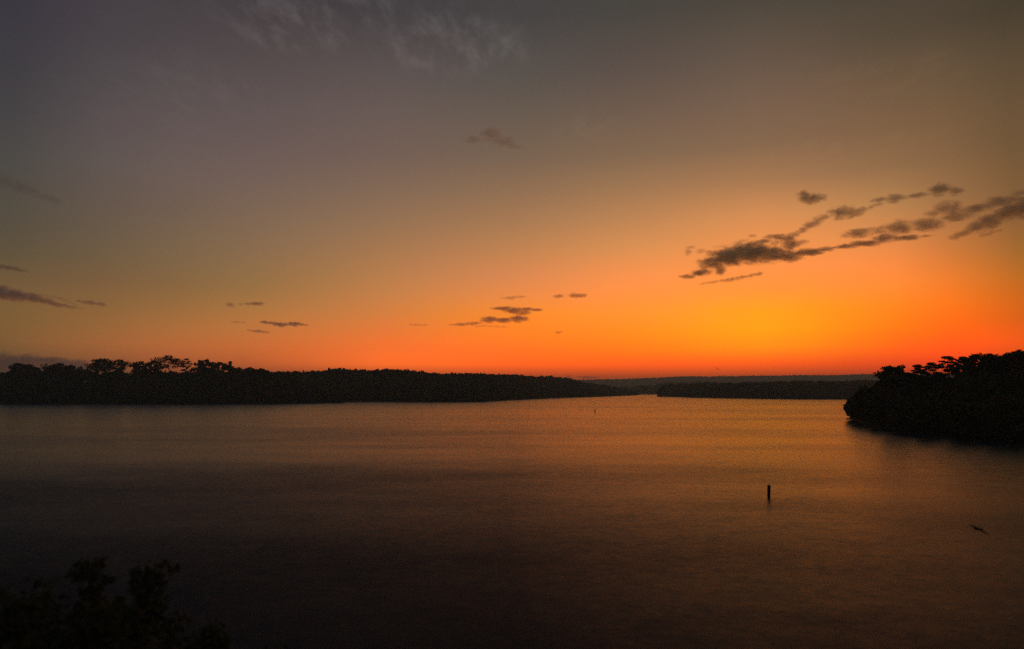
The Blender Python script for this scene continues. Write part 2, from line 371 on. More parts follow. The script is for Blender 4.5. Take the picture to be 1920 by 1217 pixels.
def leaf_faces(cen, size, stretch=0.6, flat=0.0):
    """leaf sprays: one bent quad at each point, randomly turned; flat squeezes the normals upright"""
    n = len(cen)
    nr = rng.normal(size=(n, 3)); nr[:, 2] += flat * np.sign(nr[:, 2]) * 2.0
    nr /= np.linalg.norm(nr, axis=1)[:, None]
    t = np.cross(nr, rng.normal(size=(n, 3))); t /= np.linalg.norm(t, axis=1)[:, None] + 1e-9
    b = np.cross(nr, t)
    sz = np.broadcast_to(np.asarray(size, float), (n,)) * rng.uniform(0.6, 1.35, n)
    a = t * sz[:, None]; c = b * (sz * stretch)[:, None]; k = nr * (sz * 0.18)[:, None]
    v = np.stack([cen - a, cen - c + k, cen + a, cen + c + k], 1).reshape(-1, 3)
    f = np.arange(4 * n).reshape(n, 4)
    return v, f

def crowns_mesh(name, pos, hgt, wid, leaves, mat, kind_low=0.25, leaf=0.16):
    """many simple tree crowns as one canopy; every crown is a cloud of leaf sprays round its own centre"""
    n = len(pos)
    u = rng.normal(size=(n, leaves, 3)); u /= np.linalg.norm(u, axis=2)[..., None]
    rad = rng.uniform(0.55, 1.0, (n, leaves)) ** 0.6
    # lobed outline: crown radius varies with direction
    ph = rng.uniform(0, 6.28, (n, 1)); az = np.arctan2(u[..., 1], u[..., 0])
    lob = 1 + 0.22 * np.sin(3 * az + ph) + 0.14 * np.sin(5 * az - 2 * ph)
    taper = 1 - 0.30 * np.clip(u[..., 2], 0, 1)
    p = u * (rad * lob)[..., None]
    p[..., 0] *= taper; p[..., 1] *= taper
    low = kind_low
    ch = hgt * (1 - low) / 2
    cen = np.empty_like(p)
    cen[..., 0] = pos[:, None, 0] + p[..., 0] * wid[:, None] / 2
    cen[..., 1] = pos[:, None, 1] + p[..., 1] * wid[:, None] / 2
    cen[..., 2] = pos[:, None, 2] + (hgt * low)[:, None] + (1 + p[..., 2]) * ch[:, None]
    sz = np.repeat(wid * leaf, leaves)
    v, f = leaf_faces(cen.reshape(-1, 3), sz, 0.75)
    return mesh_obj(name, v, f, mat)

def scatter(hill, x0, x1, n, tmax, hmin, hmax, front=0.35, wfac=(0.5, 0.8), tmin=0.01, vary=1.0):
    P = []; H = []
    for k in range(n):
        px = R.uniform(x0, x1)
        t = tmin + (tmax - tmin) * (R.random() ** 1.0)
        if R.random() < front: t = R.uniform(tmin, 0.08)
        p = hill.point(px, t)
        P.append(p); h = R.uniform(hmin, hmax) * (1 + vary * 0.45 * mnoise.noise((px * 0.035, t * 3, 2.2)) + vary * 0.25 * mnoise.noise((px * 0.11, t * 7, 5.1)))
        if t < 0.1: h *= R.uniform(0.45, 0.85)
        H.append(h)
    P = np.array([tuple(q) for q in P]); H = np.array(H)
    return P, H, H * np.array([R.uniform(*wfac) for _ in range(n)])

# far ridge, pale in the haze
ridge_sky = [(-900, 700), (-300, 706), (200, 712), (900, 714), (1080, 714), (1110, 712.5), (1150, 712), (1200, 711), (1240, 709), (1290, 707),
             (1330, 707.3), (1400, 706), (1450, 705.5), (1500, 704.5), (1560, 704.8), (1600, 703.8), (1660, 702), (1800, 698), (2100, 700), (2700, 706)]
ridge = Hill('far_ridge', [(-900, 736.0), (2700, 736.0)], ridge_sky, 1500, 8, M_RIDGE, step=4, rough=8, back=0.6, seed=3)
# second valley hill closing the channel
mid_sky = [(1085, 736), (1120, 730), (1150, 727), (1190, 727), (1210, 724), (1228, 721.5), (1250, 720), (1300, 719), (1400, 722), (1500, 727)]
mid = Hill('channel_hill', [(1085, 739.6), (1500, 739.6)], mid_sky, 500, 15, M_FOREST, step=5, rough=5, seed=8)
# long wooded shore from the left headland's back to the channel
long_sky = [(300, 700), (440, 698), (495, 697.5), (560, 697), (600, 695.5), (625, 692.5), (660, 694.5), (730, 693.5), (780, 697), (820, 700), (900, 701.5),
            (960, 703), (1000, 706), (1040, 705.5), (1065, 709), (1090, 715), (1105, 718.5), (1130, 721.5), (1160, 726), (1185, 731), (1200, 736)]
longs = Hill('wooded_shore', [(300, 754.2), (560, 754.6), (640, 753.2), (700, 752.6), (800, 753.6), (900, 753.4), (940, 750.8), (1000, 748.0), (1060, 745.6), (1110, 744.2), (1200, 740.9)],
             long_sky, lambda x: 220 + max(0, x - 800) * 0.9, 17, M_SOIL, step=6, rough=5, seed=5)
# right middle headland
rmid_sky = [(1231, 742), (1234, 730), (1238, 724), (1246, 720), (1300, 718.5), (1330, 718), (1400, 716), (1440, 714.6), (1480, 712.8), (1540, 712.3),
            (1575, 713.4), (1620, 711.5), (1700, 711), (1900, 708), (2300, 705)]
rmid = Hill('middle_headland', [(1231, 743.2), (1300, 745.4), (1400, 747.2), (1500, 748.4), (1600, 748.8), (2300, 750)], rmid_sky, 260, 18, M_SOIL, step=5, rough=4, seed=6)
# left headland with the tall pines
lhead_sky = [(-700, 716), (-300, 712), (-40, 706), (0, 704), (22, 693), (60, 690), (150, 694), (240, 696), (330, 697), (420, 698), (455, 697.5), (500, 698), (560, 712), (620, 738), (650, 752)]
lhead = Hill('left_headland', [(-700, 757.5), (0, 757.2), (300, 757.4), (500, 756.6), (600, 755.2), (650, 754.4)], lhead_sky, lambda x: 110 if x < 480 else max(30, 110 - (x - 480) * 0.55), 15, M_SOIL, step=6, rough=4, seed=7)
# near right bank
rbank_sky = [(1593, 781), (1604, 754), (1620, 735), (1645, 721), (1665, 712), (1700, 709), (1740, 707), (1800, 703), (1860, 697), (1920, 690), (2100, 676), (2600, 640)]
rbank = Hill('right_bank', [(1593, 783.5), (1603, 789), (1620, 795), (1660, 803), (1720, 812), (1800, 820), (1860, 825), (1920, 829), (2100, 842), (2600, 870)],
             rbank_sky, lambda x: 12 + min(110, max(0, x - 1593) * 0.75), 9, M_SOIL, step=4, rough=2, seed=9)
# the bank the photographer stands on: runs out under the trees at lower left
def near_bank():
    V = []; F = []; nx, ny = 40, 22
    for i in range(nx + 1):
        x = -90 + 180 * i / nx
        for j in range(ny + 1):
            yy = -60 + 98 * j / ny
            edge = 34 + 3 * math.sin(x * 0.11) - max(0, x + 4) * 0.35
            edge = max(edge, 8)
            z = 13.0 * (1 - yy / edge) if yy > 0 else 13.0 - 0.02 * yy
            z = max(z, -1.5) + 0.35 * mnoise.noise((x * 0.12, yy * 0.12, 1.3)) * (1 if yy > 1 else 0.3)
            V.append((x, yy, min(z, 13.2)))
    for i in range(nx):
        for j in range(ny):
            a = i * (ny + 1) + j
            F.append((a, a + ny + 1, a + ny + 2, a + 1))
    return tag(mesh_obj('near_bank', V, F, M_BANK, smooth=True), kind='structure')
near_bank()

# woods: far-off canopies that read as one mass each
def wood(name, hill, x0, x1, n, tmax, hmin, hmax, leaves, front=0.3, leaf=0.16, wfac=(0.5, 0.8), crest=0, vary=1.0):
    P, H, W = scatter(hill, x0, x1, n, tmax, hmin, hmax, front, wfac, vary=vary)
    if crest:
        P2, H2, W2 = scatter(hill, x0, x1, crest, 1.08, hmin, hmax, 0, wfac, tmin=0.9, vary=vary)
        P, H, W = np.vstack([P, P2]), np.concatenate([H, H2]), np.concatenate([W, W2])
    return tag(crowns_mesh(name, P, H, W, leaves, M_FOREST, leaf=leaf), kind='stuff')
tag(wood('ridge_wood', ridge, 1040, 1720, 900, 1.02, 8, 13, 12, front=0, leaf=0.32, wfac=(1.6, 3.0), crest=900, vary=0.3), 'hazy wood along the top of the pale far ridge', 'wood')
tag(wood('channel_wood', mid, 1090, 1480, 500, 1.05, 12, 20, 16, leaf=0.25, wfac=(0.8, 1.3), crest=200), 'wood on the grey hill closing the far end of the channel', 'wood')
tag(wood('shore_wood', longs, 420, 1195, 1700, 1.1, 12, 17, 44, leaf=0.22, wfac=(0.6, 1.0), crest=1200, vary=0.3), 'long dark wood covering the far shore from the left headland to the channel', 'wood')
tag(wood('headland_wood', rmid, 1234, 1760, 900, 1.1, 12, 16, 44, leaf=0.22, wfac=(0.6, 1.0), crest=600, vary=0.3), 'dark wood on the low headland right of the channel', 'wood')
tag(wood('pine_wood', lhead, -160, 640, 1600, 1.05, 9, 16, 70, leaf=0.18, wfac=(0.5, 0.8), crest=380), 'dark wood filling the left headland below its tall pines', 'wood')
tag(wood('bank_wood', rbank, 1600, 2200, 900, 1.15, 5.5, 9.5, 150, front=0.5, leaf=0.12, wfac=(0.55, 0.9), crest=160), 'dark wood filling the near right bank down to the water', 'wood')

# ------------------------------------------------------------------ single trees
def tube(path, radii, n=6):
    V = []; F = []
    for k, p in enumerate(path):
        p = Vector(p)
        d = (Vector(path[min(k + 1, len(path) - 1)]) - Vector(path[max(k - 1, 0)])).normalized()
        a = d.orthogonal().normalized(); b = d.cross(a)
        for q in range(n):
            t = 2 * math.pi * q / n
            V.append(p + (a * math.cos(t) + b * math.sin(t)) * radii[k])
    for k in range(len(path) - 1):
        for q in range(n):
            F.append((k * n + q, k * n + (q + 1) % n, (k + 1) * n + (q + 1) % n, (k + 1) * n + q))
    F.append(tuple(range(n))[::-1]); F.append(tuple((len(path) - 1) * n + q for q in range(n)))
    return V, F

def tree(name, base, height, width, style, label, group, leaf, density, seed, cat='tree', leafmat=None, lean=0.03):
    """tapered trunk, limbs ending in foliage pads; style sets the outline
    spreading: wide flat-topped crown on a bare trunk; rounded: full crown; tiered: flat separate layers; shrub: foliage to the ground"""
    rr = random.Random(seed)
    root = empty(name, base); tag(root, label, cat, group)
    H, Wd = height, width
    lx, ly = rr.uniform(-lean, lean) * H, rr.uniform(-lean, lean) * H
    def axis(f): return Vector((lx * f * f + 0.015 * H * math.sin(f * 5 + seed), ly * f * f, H * 0.96 * f))
    r0 = max(0.05, H * 0.017)
    V, F = tube([axis(f) - Vector((0, 0, 0.4 if f == 0 else 0)) for f in (0, .15, .35, .55, .75, .9, 1)],
                [r0 * q for q in (1.25, 1, .85, .68, .45, .25, .1)], 7)
    lo, nl, prof, pz = {'spreading': (0.50, 15, lambda u: 0.55 + 0.75 * math.sin(math.pi * min(1, u * 1.1 + .12)) - 0.25 * u, 0.60),
                        'rounded': (0.34, 20, lambda u: 0.35 + 0.75 * math.sin(math.pi * (0.15 + 0.8 * u)), 0.55),
                        'tiered': (0.30, 22, lambda u: 1.05 - 0.55 * u + 0.15 * math.sin(u * 21), 0.27),
                        'broad': (0.25, 26, lambda u: 0.35 + 0.8 * math.sin(math.pi * (0.12 + 0.80 * u)), 0.6),
                        'feathery': (0.22, 34, lambda u: (1.15 - 0.75 * u) * (0.75 + 0.35 * math.sin(u * 17 + seed)), 0.75),
                        'shrub': (0.06, 18, lambda u: 0.5 + 0.6 * math.sin(math.pi * (0.2 + 0.65 * u)), 0.6)}[style]
    cens = []
    for k in range(nl):
        u = (k + rr.random() * 0.7) / nl
        f = lo + (0.97 - lo) * u
        a = k * 2.399 + rr.uniform(-0.5, 0.5)
        L = Wd / 2 * max(0.12, prof(u)) * rr.uniform(0.55, 1.05)
        p0 = axis(f * 0.93)
        rise = {'tiered': 0.06, 'spreading': 0.30, 'feathery': 0.95}.get(style, 0.35)
        p1 = p0 + Vector((math.cos(a) * L * .55, math.sin(a) * L * .55, L * rise * .35))
        p2 = p0 + Vector((math.cos(a) * L, math.sin(a) * L, L * rise))
        rl = r0 * (1 - f) * 0.55 + r0 * 0.08
        v, fc = tube([p0, p1, p2], [rl, rl * .7, rl * .25], 4)
        n0 = len(V); V += v; F += [tuple(i + n0 for i in q) for q in fc]
        # foliage pads along the outer limb
        for (q, sc) in ((1.0, 1.0), (0.62, 0.9)):
            c = p0.lerp(p2, q) + Vector((rr.uniform(-.1, .1) * L, rr.uniform(-.1, .1) * L, 0.04 * H * rr.random()))
            pr = max(0.10 * Wd, L * (0.42 if style != 'feathery' else 0.5)) * sc * rr.uniform(0.75, 1.2)
            m = max(4, int(density * (pr / (0.2 * Wd)) ** 1.6))
            d = rng.normal(size=(m, 3)); d /= np.linalg.norm(d, axis=1)[:, None]
            d *= (rng.uniform(0, 1, m) ** 0.45)[:, None] * pr
            d[:, 2] *= pz
            cens.append(d + np.array(tuple(c)))
    top = axis(1.0)
    m = int(density * 1.2); pr = Wd * (0.16 if style == 'tiered' else 0.24)
    d = rng.normal(size=(m, 3)); d /= np.linalg.norm(d, axis=1)[:, None]
    d *= (rng.uniform(0, 1, m) ** 0.45)[:, None] * pr; d[:, 2] *= max(pz, .35)
    cens.append(d + np.array((top.x, top.y, H * (1 - 0.03) - pr * max(pz, .35))))
    cen = np.vstack(cens)
    cen = cen[cen[:, 2] < H * 1.0]
    mesh_obj('trunk', V, F, M_BARK, root)
    v, f = leaf_faces(cen, leaf, 0.55, 0.8 if style in ('tiered', 'spreading') else 0.2)
    mesh_obj('crown', v, f, leafmat or M_PINE, root)
    return root

# tall pines on the left headland's crest (bearing px, top px, crown width px, outline, label)
LP = [
 (34, 681.5, 30, 'rounded', 'low rounded tree at the left end of the left headland'),
 (106, 679.5, 34, 'spreading', 'flat topped tree between the rounded end tree and the first tall pine, left headland'),
 (128, 684, 22, 'rounded', 'short tree close behind the flat topped tree on the left headland'),
 (182, 670.5, 32, 'rounded', 'full dark pine standing left of the lobed pine on the left headland crest'),
 (217, 671, 36, 'spreading', 'lobed wide crowned pine, second tall pine from the left on the headland'),
 (257, 676.5, 28, 'rounded', 'lower bushy pine between the lobed pine and the narrow pine on the left headland'),
 (286, 674, 22, 'rounded', 'narrow pine just left of the tallest spreading pine on the left headland'),
 (314, 662.5, 40, 'spreading', 'tallest pine on the left headland with a wide spreading crown and sky gaps'),
 (347, 670.5, 27, 'tiered', 'ragged flat topped pine right beside the tallest pine on the left headland'),
 (382, 672, 32, 'rounded', 'dense round pine right of the ragged flat topped pine on the left headland'),
 (408, 677, 24, 'rounded', 'medium pine between the dense round pine and the slim pine on the left headland'),
 (428, 676, 16, 'spreading', 'slim pine with a small crown on a bare stem, right end of the tall pines'),
 (446, 688, 20, 'rounded', 'first low round tree right of the slim bare stemmed pine on the left headland'),
 (467, 687.5, 18, 'rounded', 'second low round tree where the left headland crest begins to slope down'),
 (485, 690.5, 24, 'rounded', 'last low round tree at the right end of the left headland crest'),
]
for i, (x, yt, w, st, lab) in enumerate(LP):
    t = R.uniform(0.72, 0.95) if yt < 680 else 0.95
    b = lhead.point(x, t); r = math.hypot(b.x, b.y)
    top = EYE + ray(x, yt).z * r
    s = px_len(r)
    tree('pine_tree', b, top - b.z, w * s * 0.98, st, lab, 'tall trees along the left headland crest', 1.25, 75, 100 + i)

# trees on the near right bank's skyline
RT = [
 (1683, 684.5, 42, 'rounded', 'leftmost bushy tree on the near right bank, clear of the slope below it', 0.75),
 (1728, 681.5, 40, 'tiered', 'low sloping tree between the leftmost bushy tree and the layered pine on the right bank', 0.9),
 (1752, 677.5, 38, 'tiered', 'slanted flat branched tree touching the left side of the layered pine', 0.9),
 (1786, 664.5, 50, 'tiered', 'layered pine with flat separate branches showing orange sky through, right bank', 0.8),
 (1812, 666, 26, 'rounded', 'narrow dark tree against the right side of the layered pine', 0.85),
 (1843, 659.5, 42, 'rounded', 'dense round topped tree right of the layered pine on the right bank', 0.8),
 (1878, 661.5, 34, 'spreading', 'flat topped tree between the dense round tree and the tall edge tree', 0.8),
 (1906, 658, 38, 'rounded', 'tall dark tree at the right edge of the view on the near bank', 0.85),
 (1940, 654, 46, 'rounded', 'tallest tree at the picture edge, cut off at right', 0.85),
]
for i, (x, yt, w, st, lab, t) in enumerate(RT):
    b = rbank.point(x, t); r = math.hypot(b.x, b.y)
    top = EYE + ray(x, yt).z * r; s = px_len(r)
    tree('bank_tree', b, top - b.z, w * s * 1.05, st, lab, 'trees along the top of the near right bank', 0.50, 190, 200 + i)
# overhanging bushes at the tip of the right bank
RS = [
 (1597, 783, 766, 13, 'lowest overhanging bush at the tip of the right bank, branches over the water'),
 (1606, 786, 749, 18, 'taller bush just behind the lowest bush at the right bank tip'),
 (1624, 794, 737, 30, 'dark waterside tree next to the tip bushes of the right bank'),
 (1652, 802.5, 752, 26, 'low overhanging bush on the waterline left of the paired bushes, right bank'),
 (1702, 810.5, 758, 34, 'left of the paired overhanging bushes midway along the right bank waterline'),
 (1742, 815.5, 752, 36, 'right of the paired overhanging bushes midway along the right bank waterline'),
 (1812, 822, 752, 44, 'broad bush leaning over the water between the paired bushes and the picture edge'),
 (1888, 828, 742, 52, 'largest waterside bush at the right edge of the picture'),
]
for i, (x, yb, yt, w, lab) in enumerate(RS):
    b = on_water(x, yb); b.z = 0.05; r = math.hypot(b.x, b.y) + 2
    top = EYE + ray(x, yt).z * r; s = px_len(r)
    tree('waterside_bush', b, top, w * s * 1.1, 'shrub', lab, 'bushes along the right bank waterline', 0.40, 150, 300 + i, cat='bush', leafmat=M_LEAF, lean=0.12)

# trees below the camera at lower left
NT = [
 (180, 1030, 35, 3.1, 'left of the two feathery crowns rising from the dark lower left corner', 70),
 (280, 1038, 33, 3.0, 'right of the two feathery crowns rising from the dark lower left corner', 70),
 (60, 1095, 30, 4.8, 'lower dark crown in the extreme lower left corner', 70),
 (400, 1165, 30, 3.2, 'low dark bush at the bottom edge right of the two feathery crowns', 60),
 (215, 1115, 29, 4.6, 'dark crown at the bottom edge below the two feathery crowns', 60),
]
for i, (x, yt, r, w, lab, dens) in enumerate(NT):
    top = at_range(x, yt, r)
    z0 = 13.0 * (1 - top.y / (34 + 3 * math.sin(top.x * 0.11)))
    b = Vector((top.x, top.y, max(z0, 0.2) - 0.1))
    tree('lakeside_tree', b, top.z - b.z, w, 'feathery', lab, 'trees below the viewpoint', 0.13, dens, 400 + i, leafmat=M_LEAF, lean=0.06)

# ------------------------------------------------------------------ marker buoys
def lathe_of(profile, n=20):
    V = []; F = []
    for r, z in profile:
        for k in range(n):
            a = 2 * math.pi * k / n
            V.append((r * math.cos(a), r * math.sin(a), z))
    m = len(profile)
    for j in range(m - 1):
        for k in range(n):
            F.append((j * n + k, j * n + (k + 1) % n, (j + 1) * n + (k + 1) % n, (j + 1) * n + k))
    F.append(tuple(range(n))[::-1]); F.append(tuple((m - 1) * n + k for k in range(n)))
    return V, F

def torus(R0, r0, n=16, m=6):
    V = []; F = []
    for i in range(n):
        a = 2 * math.pi * i / n
        for j in range(m):
            b = 2 * math.pi * j / m
            V.append(((R0 + r0 * math.cos(b)) * math.cos(a), 0, (R0 + r0 * math.cos(b)) * math.sin(a)))
            V[-1] = (V[-1][0], r0 * math.sin(b), V[-1][2])
    for i in range(n):
        for j in range(m):
            F.append((i * m + j, ((i + 1) % n) * m + j, ((i + 1) % n) * m + (j + 1) % m, i * m + (j + 1) % m))
    return V, F

def buoy(px, py_water, height, label, tilt, girth=1.0):
    p = on_water(px, py_water)
    root = empty('marker_buoy', p); root.rotation_euler = (tilt[0], tilt[1], 0.4)
    tag(root, label, 'buoy', 'marker buoys on the lake')
    h = height
    def lathe(prof): return lathe_of([(r * girth, z) for r, z in prof])
    V, F = lathe([(0.02, -0.75), (0.19, -0.7), (0.205, -0.1), (0.205, 0.2), (0.21, h * .5), (0.225, h * .62), (0.225, h * .9), (0.215, h * .925)])
    mesh_obj('body', V, F, M_BUOY, root, smooth=False)
    for z in (0.22 * h, 0.60 * h):
        V, F = lathe([(0.20, z - .045), (0.24, z - .04), (0.24, z + .04), (0.20, z + .045)])
        mesh_obj('band', V, F, M_BAND, root)
    V, F = lathe([(0.23, h * .925), (0.245, h * .935), (0.245, h * .975), (0.19, h * .995), (0.03, h)])
    mesh_obj('cap', V, F, M_BUOY, root)
    V, F = torus(0.06, 0.014)
    mesh_obj('lifting_eye', [(x, y, z + h + .05) for x, y, z in V], F, M_STEEL, root)
    return root
buoy(1441.5, 932.5, 1.72, 'nearer dark cylindrical marker buoy standing upright in the orange lit water', (0.0, 0.06))
buoy(1115.6, 773.6, 2.3, 'far tiny dark marker buoy on the water below the channel mouth', (0.03, -0.02), 1.6)

# ------------------------------------------------------------------ birds
def remeshed(name, V, F, voxel, mat):
    me = bpy.data.meshes.new(name + '_raw'); me.from_pydata([tuple(q) for q in V], [], F); me.update()
    o = bpy.data.objects.new(name + '_raw', me); C.objects.link(o)
    md = o.modifiers.new('remesh', 'REMESH'); md.mode = 'VOXEL'; md.voxel_size = voxel; md.use_smooth_shade = True
    dg = bpy.context.evaluated_depsgraph_get()
    out = bpy.data.meshes.new_from_object(o.evaluated_get(dg))
    out.name = name
    bpy.data.objects.remove(o); bpy.data.meshes.remove(me)
    out.materials.clear(); out.materials.append(mat)
    return out

def bird(p, span, heading, bank, lift, label, dive=0.05):
    """gull-like bird gliding: body along +Y, wings swept with a raised inner arm and drooping hand"""
    V = []; F = []
    def loft(secs, n=10):
        base = len(V)
        for c, ax, az_, dirv in secs:
            for k in range(n):
                a = 2 * math.pi * k / n
                V.append((c[0] + dirv[0][0] * ax * math.cos(a) + dirv[1][0] * az_ * math.sin(a),
                          c[1] + dirv[0][1] * ax * math.cos(a) + dirv[1][1] * az_ * math.sin(a),
                          c[2] + dirv[0][2] * ax * math.cos(a) + dirv[1][2] * az_ * math.sin(a)))
        for j in range(len(secs) - 1):
            for k in range(n):
                F.append((base + j * n + k, base + j * n + (k + 1) % n, base + (j + 1) * n + (k + 1) % n, base + (j + 1) * n + k))
        F.append(tuple(base + k for k in range(n))[::-1]); F.append(tuple(base + (len(secs) - 1) * n + k for k in range(n)))
    xz = ((1, 0, 0), (0, 0, 1)); yz = ((0, 1, 0), (0, 0, 1))
    s = span / 1.1
    q = lambda *a: tuple(t * s for t in a)
    # body: tail fan, belly, breast, neck, head
    loft([(q(0, -.30, .0), .075 * s, .010 * s, xz), (q(0, -.20, .0), .045 * s, .022 * s, xz), (q(0, -.10, -.01), .055 * s, .05 * s, xz),
          (q(0, .02, -.012), .07 * s, .066 * s, xz), (q(0, .12, -.002), .058 * s, .056 * s, xz), (q(0, .18, .012), .036 * s, .038 * s, xz),
          (q(0, .225, .02), .036 * s, .036 * s, xz), (q(0, .265, .018), .014 * s, .014 * s, xz)])
    for sd in (-1, 1):
        loft([(q(0, .05, .02), .10 * s, .040 * s, yz), (q(sd * .10, .065, .045 + lift * .05), .10 * s, .034 * s, yz),
              (q(sd * .24, .085, .075 + lift * .12), .09 * s, .028 * s, yz), (q(sd * .36, .05, .06 + lift * .16), .075 * s, .022 * s, yz),
              (q(sd * .47, -.02, .03 + lift * .2), .05 * s, .016 * s, yz), (q(sd * .55, -.09, .0 + lift * .22), .014 * s, .007 * s, yz)])
    me = remeshed('body', V, F, 0.009 * s, M_BIRD)
    root = empty('bird', p); root.rotation_euler = (dive, bank, heading)
    tag(root, label, 'bird', 'birds flying over the lake')
    b = bpy.data.objects.new('body', me); C.objects.link(b); b.parent = root
    V2, F2 = tube([q(0, .262, .018), q(0, .285, .015), q(0, .305, .008)], [.010 * s, .007 * s, .002 * s], 6)
    mesh_obj('beak', V2, F2, M_BEAK, root)
    return root
bird(at_range(1834, 992, 52), 1.36, math.radians(4), math.radians(27), -0.25, 'dark bird gliding low over the water at lower right, wings spread', -0.22)
bird(at_range(1345, 691.8, 215), 1.6, math.radians(10), math.radians(28), 0.2, 'tiny dark bird in the orange sky just above the far ridge')
bird(at_range(1170.5, 708, 420), 1.0, math.radians(20), 0.1, 0.5, 'speck of a distant bird low over the far end of the channel')

# ------------------------------------------------------------------ clouds: real volumes, base about 1200 m up
def ico(sub=2):
    t = (1 + 5 ** .5) / 2
    v = [(-1, t, 0), (1, t, 0), (-1, -t, 0), (1, -t, 0), (0, -1, t), (0, 1, t), (0, -1, -t), (0, 1, -t), (t, 0, -1), (t, 0, 1), (-t, 0, -1), (-t, 0, 1)]
    f = [(0, 11, 5), (0, 5, 1), (0, 1, 7), (0, 7, 10), (0, 10, 11), (1, 5, 9), (5, 11, 4), (11, 10, 2), (10, 7, 6), (7, 1, 8),
         (3, 9, 4), (3, 4, 2), (3, 2, 6), (3, 6, 8), (3, 8, 9), (4, 9, 5), (2, 4, 11), (6, 2, 10), (8, 6, 7), (9, 8, 1)]
    v = [Vector(q).normalized() for q in v]
    for _ in range(sub):
        mid = {}; nf = []
        def m(a, b):
            k = (min(a, b), max(a, b))
            if k not in mid: v.append(((v[a] + v[b]) / 2).normalized()); mid[k] = len(v) - 1
            return mid[k]
        for a, b, c in f:
            ab, bc, ca = m(a, b), m(b, c), m(c, a)
            nf += [(a, ab, ca), (b, bc, ab), (c, ca, bc), (ab, bc, ca)]
        f = nf
    return v, f
ICO = ico(2)

def cloud_material(mpp, dens, lump, blobs, tint):
    """vapour: thick in the middle of each puff, eaten into wisps by noise towards its edge"""
    m = bpy.data.materials.new('cloud_vapour'); m.use_nodes = True
    nt = m.node_tree; nd, ln = nt.nodes, nt.links
    nd.clear()
    def mth(op, a, bb, clamp=False):
        q = nd.new('ShaderNodeMath'); q.operation = op; q.use_clamp = clamp
        for k, v in enumerate((a, bb)):
            if isinstance(v, (int, float)): q.inputs[k].default_value = v
            else: ln.new(v, q.inputs[k])
        return q.outputs[0]
    tc = nd.new('ShaderNodeTexCoord')
    # each puff: distance from its centre, 1 at its edge
    cur = None
    for (c, r) in blobs:
        v = nd.new('ShaderNodeVectorMath'); v.operation = 'MULTIPLY_ADD'
        ln.new(tc.outputs['Object'], v.inputs[0])
        v.inputs[1].default_value = tuple(1 / q for q in r); v.inputs[2].default_value = tuple(-c[k] / r[k] for k in range(3))
        l = nd.new('ShaderNodeVectorMath'); l.operation = 'LENGTH'; ln.new(v.outputs[0], l.inputs[0])
        if cur is None: cur = l.outputs['Value']
        else:
            s = nd.new('ShaderNodeMath'); s.operation = 'SMOOTH_MIN'
            ln.new(cur, s.inputs[0]); ln.new(l.outputs['Value'], s.inputs[1]); s.inputs[2].default_value = 0.25
            cur = s.outputs[0]
    mp = nd.new('ShaderNodeMapping'); ln.new(tc.outputs['Object'], mp.inputs[0])
    k = 1.0 / (mpp * lump)
    mp.inputs['Scale'].default_value = (k * 0.6, k * 0.6, k * 1.15)
    n = nd.new('ShaderNodeTexNoise'); ln.new(mp.outputs[0], n.inputs['Vector'])
    n.inputs['Scale'].default_value = 1.0; n.inputs['Detail'].default_value = 6; n.inputs['Roughness'].default_value = 0.66; n.inputs['Distortion'].default_value = 0.5
    fld = mth('ADD', mth('SUBTRACT', 1.08, cur), mth('MULTIPLY', mth('SUBTRACT', n.outputs[0], 0.5), 2.1))
    mr = nd.new('ShaderNodeMapRange'); mr.interpolation_type = 'SMOOTHSTEP'; ln.new(fld, mr.inputs[0])
    mr.inputs[1].default_value, mr.inputs[2].default_value = 0.10, 0.85
    mr.inputs[3].default_value, mr.inputs[4].default_value = 0.0, 0.72 * dens / mpp
    # nothing right at the hull, so that its outline never shows
    ed = nd.new('ShaderNodeMapRange'); ed.interpolation_type = 'SMOOTHSTEP'; ln.new(cur, ed.inputs[0])
    for q, v in enumerate((0.85, 1.22, 1.0, 0.0)): ed.inputs[q + 1].default_value = v
    pv = nd.new('ShaderNodeVolumePrincipled'); ln.new(mth('MULTIPLY', mr.outputs[0], ed.outputs[0]), pv.inputs['Density'])
    pv.inputs['Color'].default_value = (*tint, 1)
    pv.inputs['Anisotropy'].default_value = 0.15
    out = nd.new('ShaderNodeOutputMaterial'); ln.new(pv.outputs[0], out.inputs['Volume'])
    return m

def stroke(pts, radii, flat=1.0):
    """chain of puffs along a line: (x, y, rx, ry) blobs"""
    out = []
    for k in range(len(pts) - 1):
        (x0, y0), (x1, y1) = pts[k], pts[k + 1]; ra, rb = radii[k], radii[k + 1]
        L = math.hypot(x1 - x0, y1 - y0); n = max(2, int(L / (0.9 * max(ra, rb))))
        for i in range(n):
            t = i / n; r = ra + (rb - ra) * t
            out.append((x0 + (x1 - x0) * t + R.uniform(-.3, .3) * r, y0 + (y1 - y0) * t + R.uniform(-.25, .25) * r, r * R.uniform(1.3, 2.1), r * R.uniform(.75, 1.15) * flat))
    x, y = pts[-1]; r = radii[-1]
    out.append((x, y, r * 1.5, r * .8))
    return out

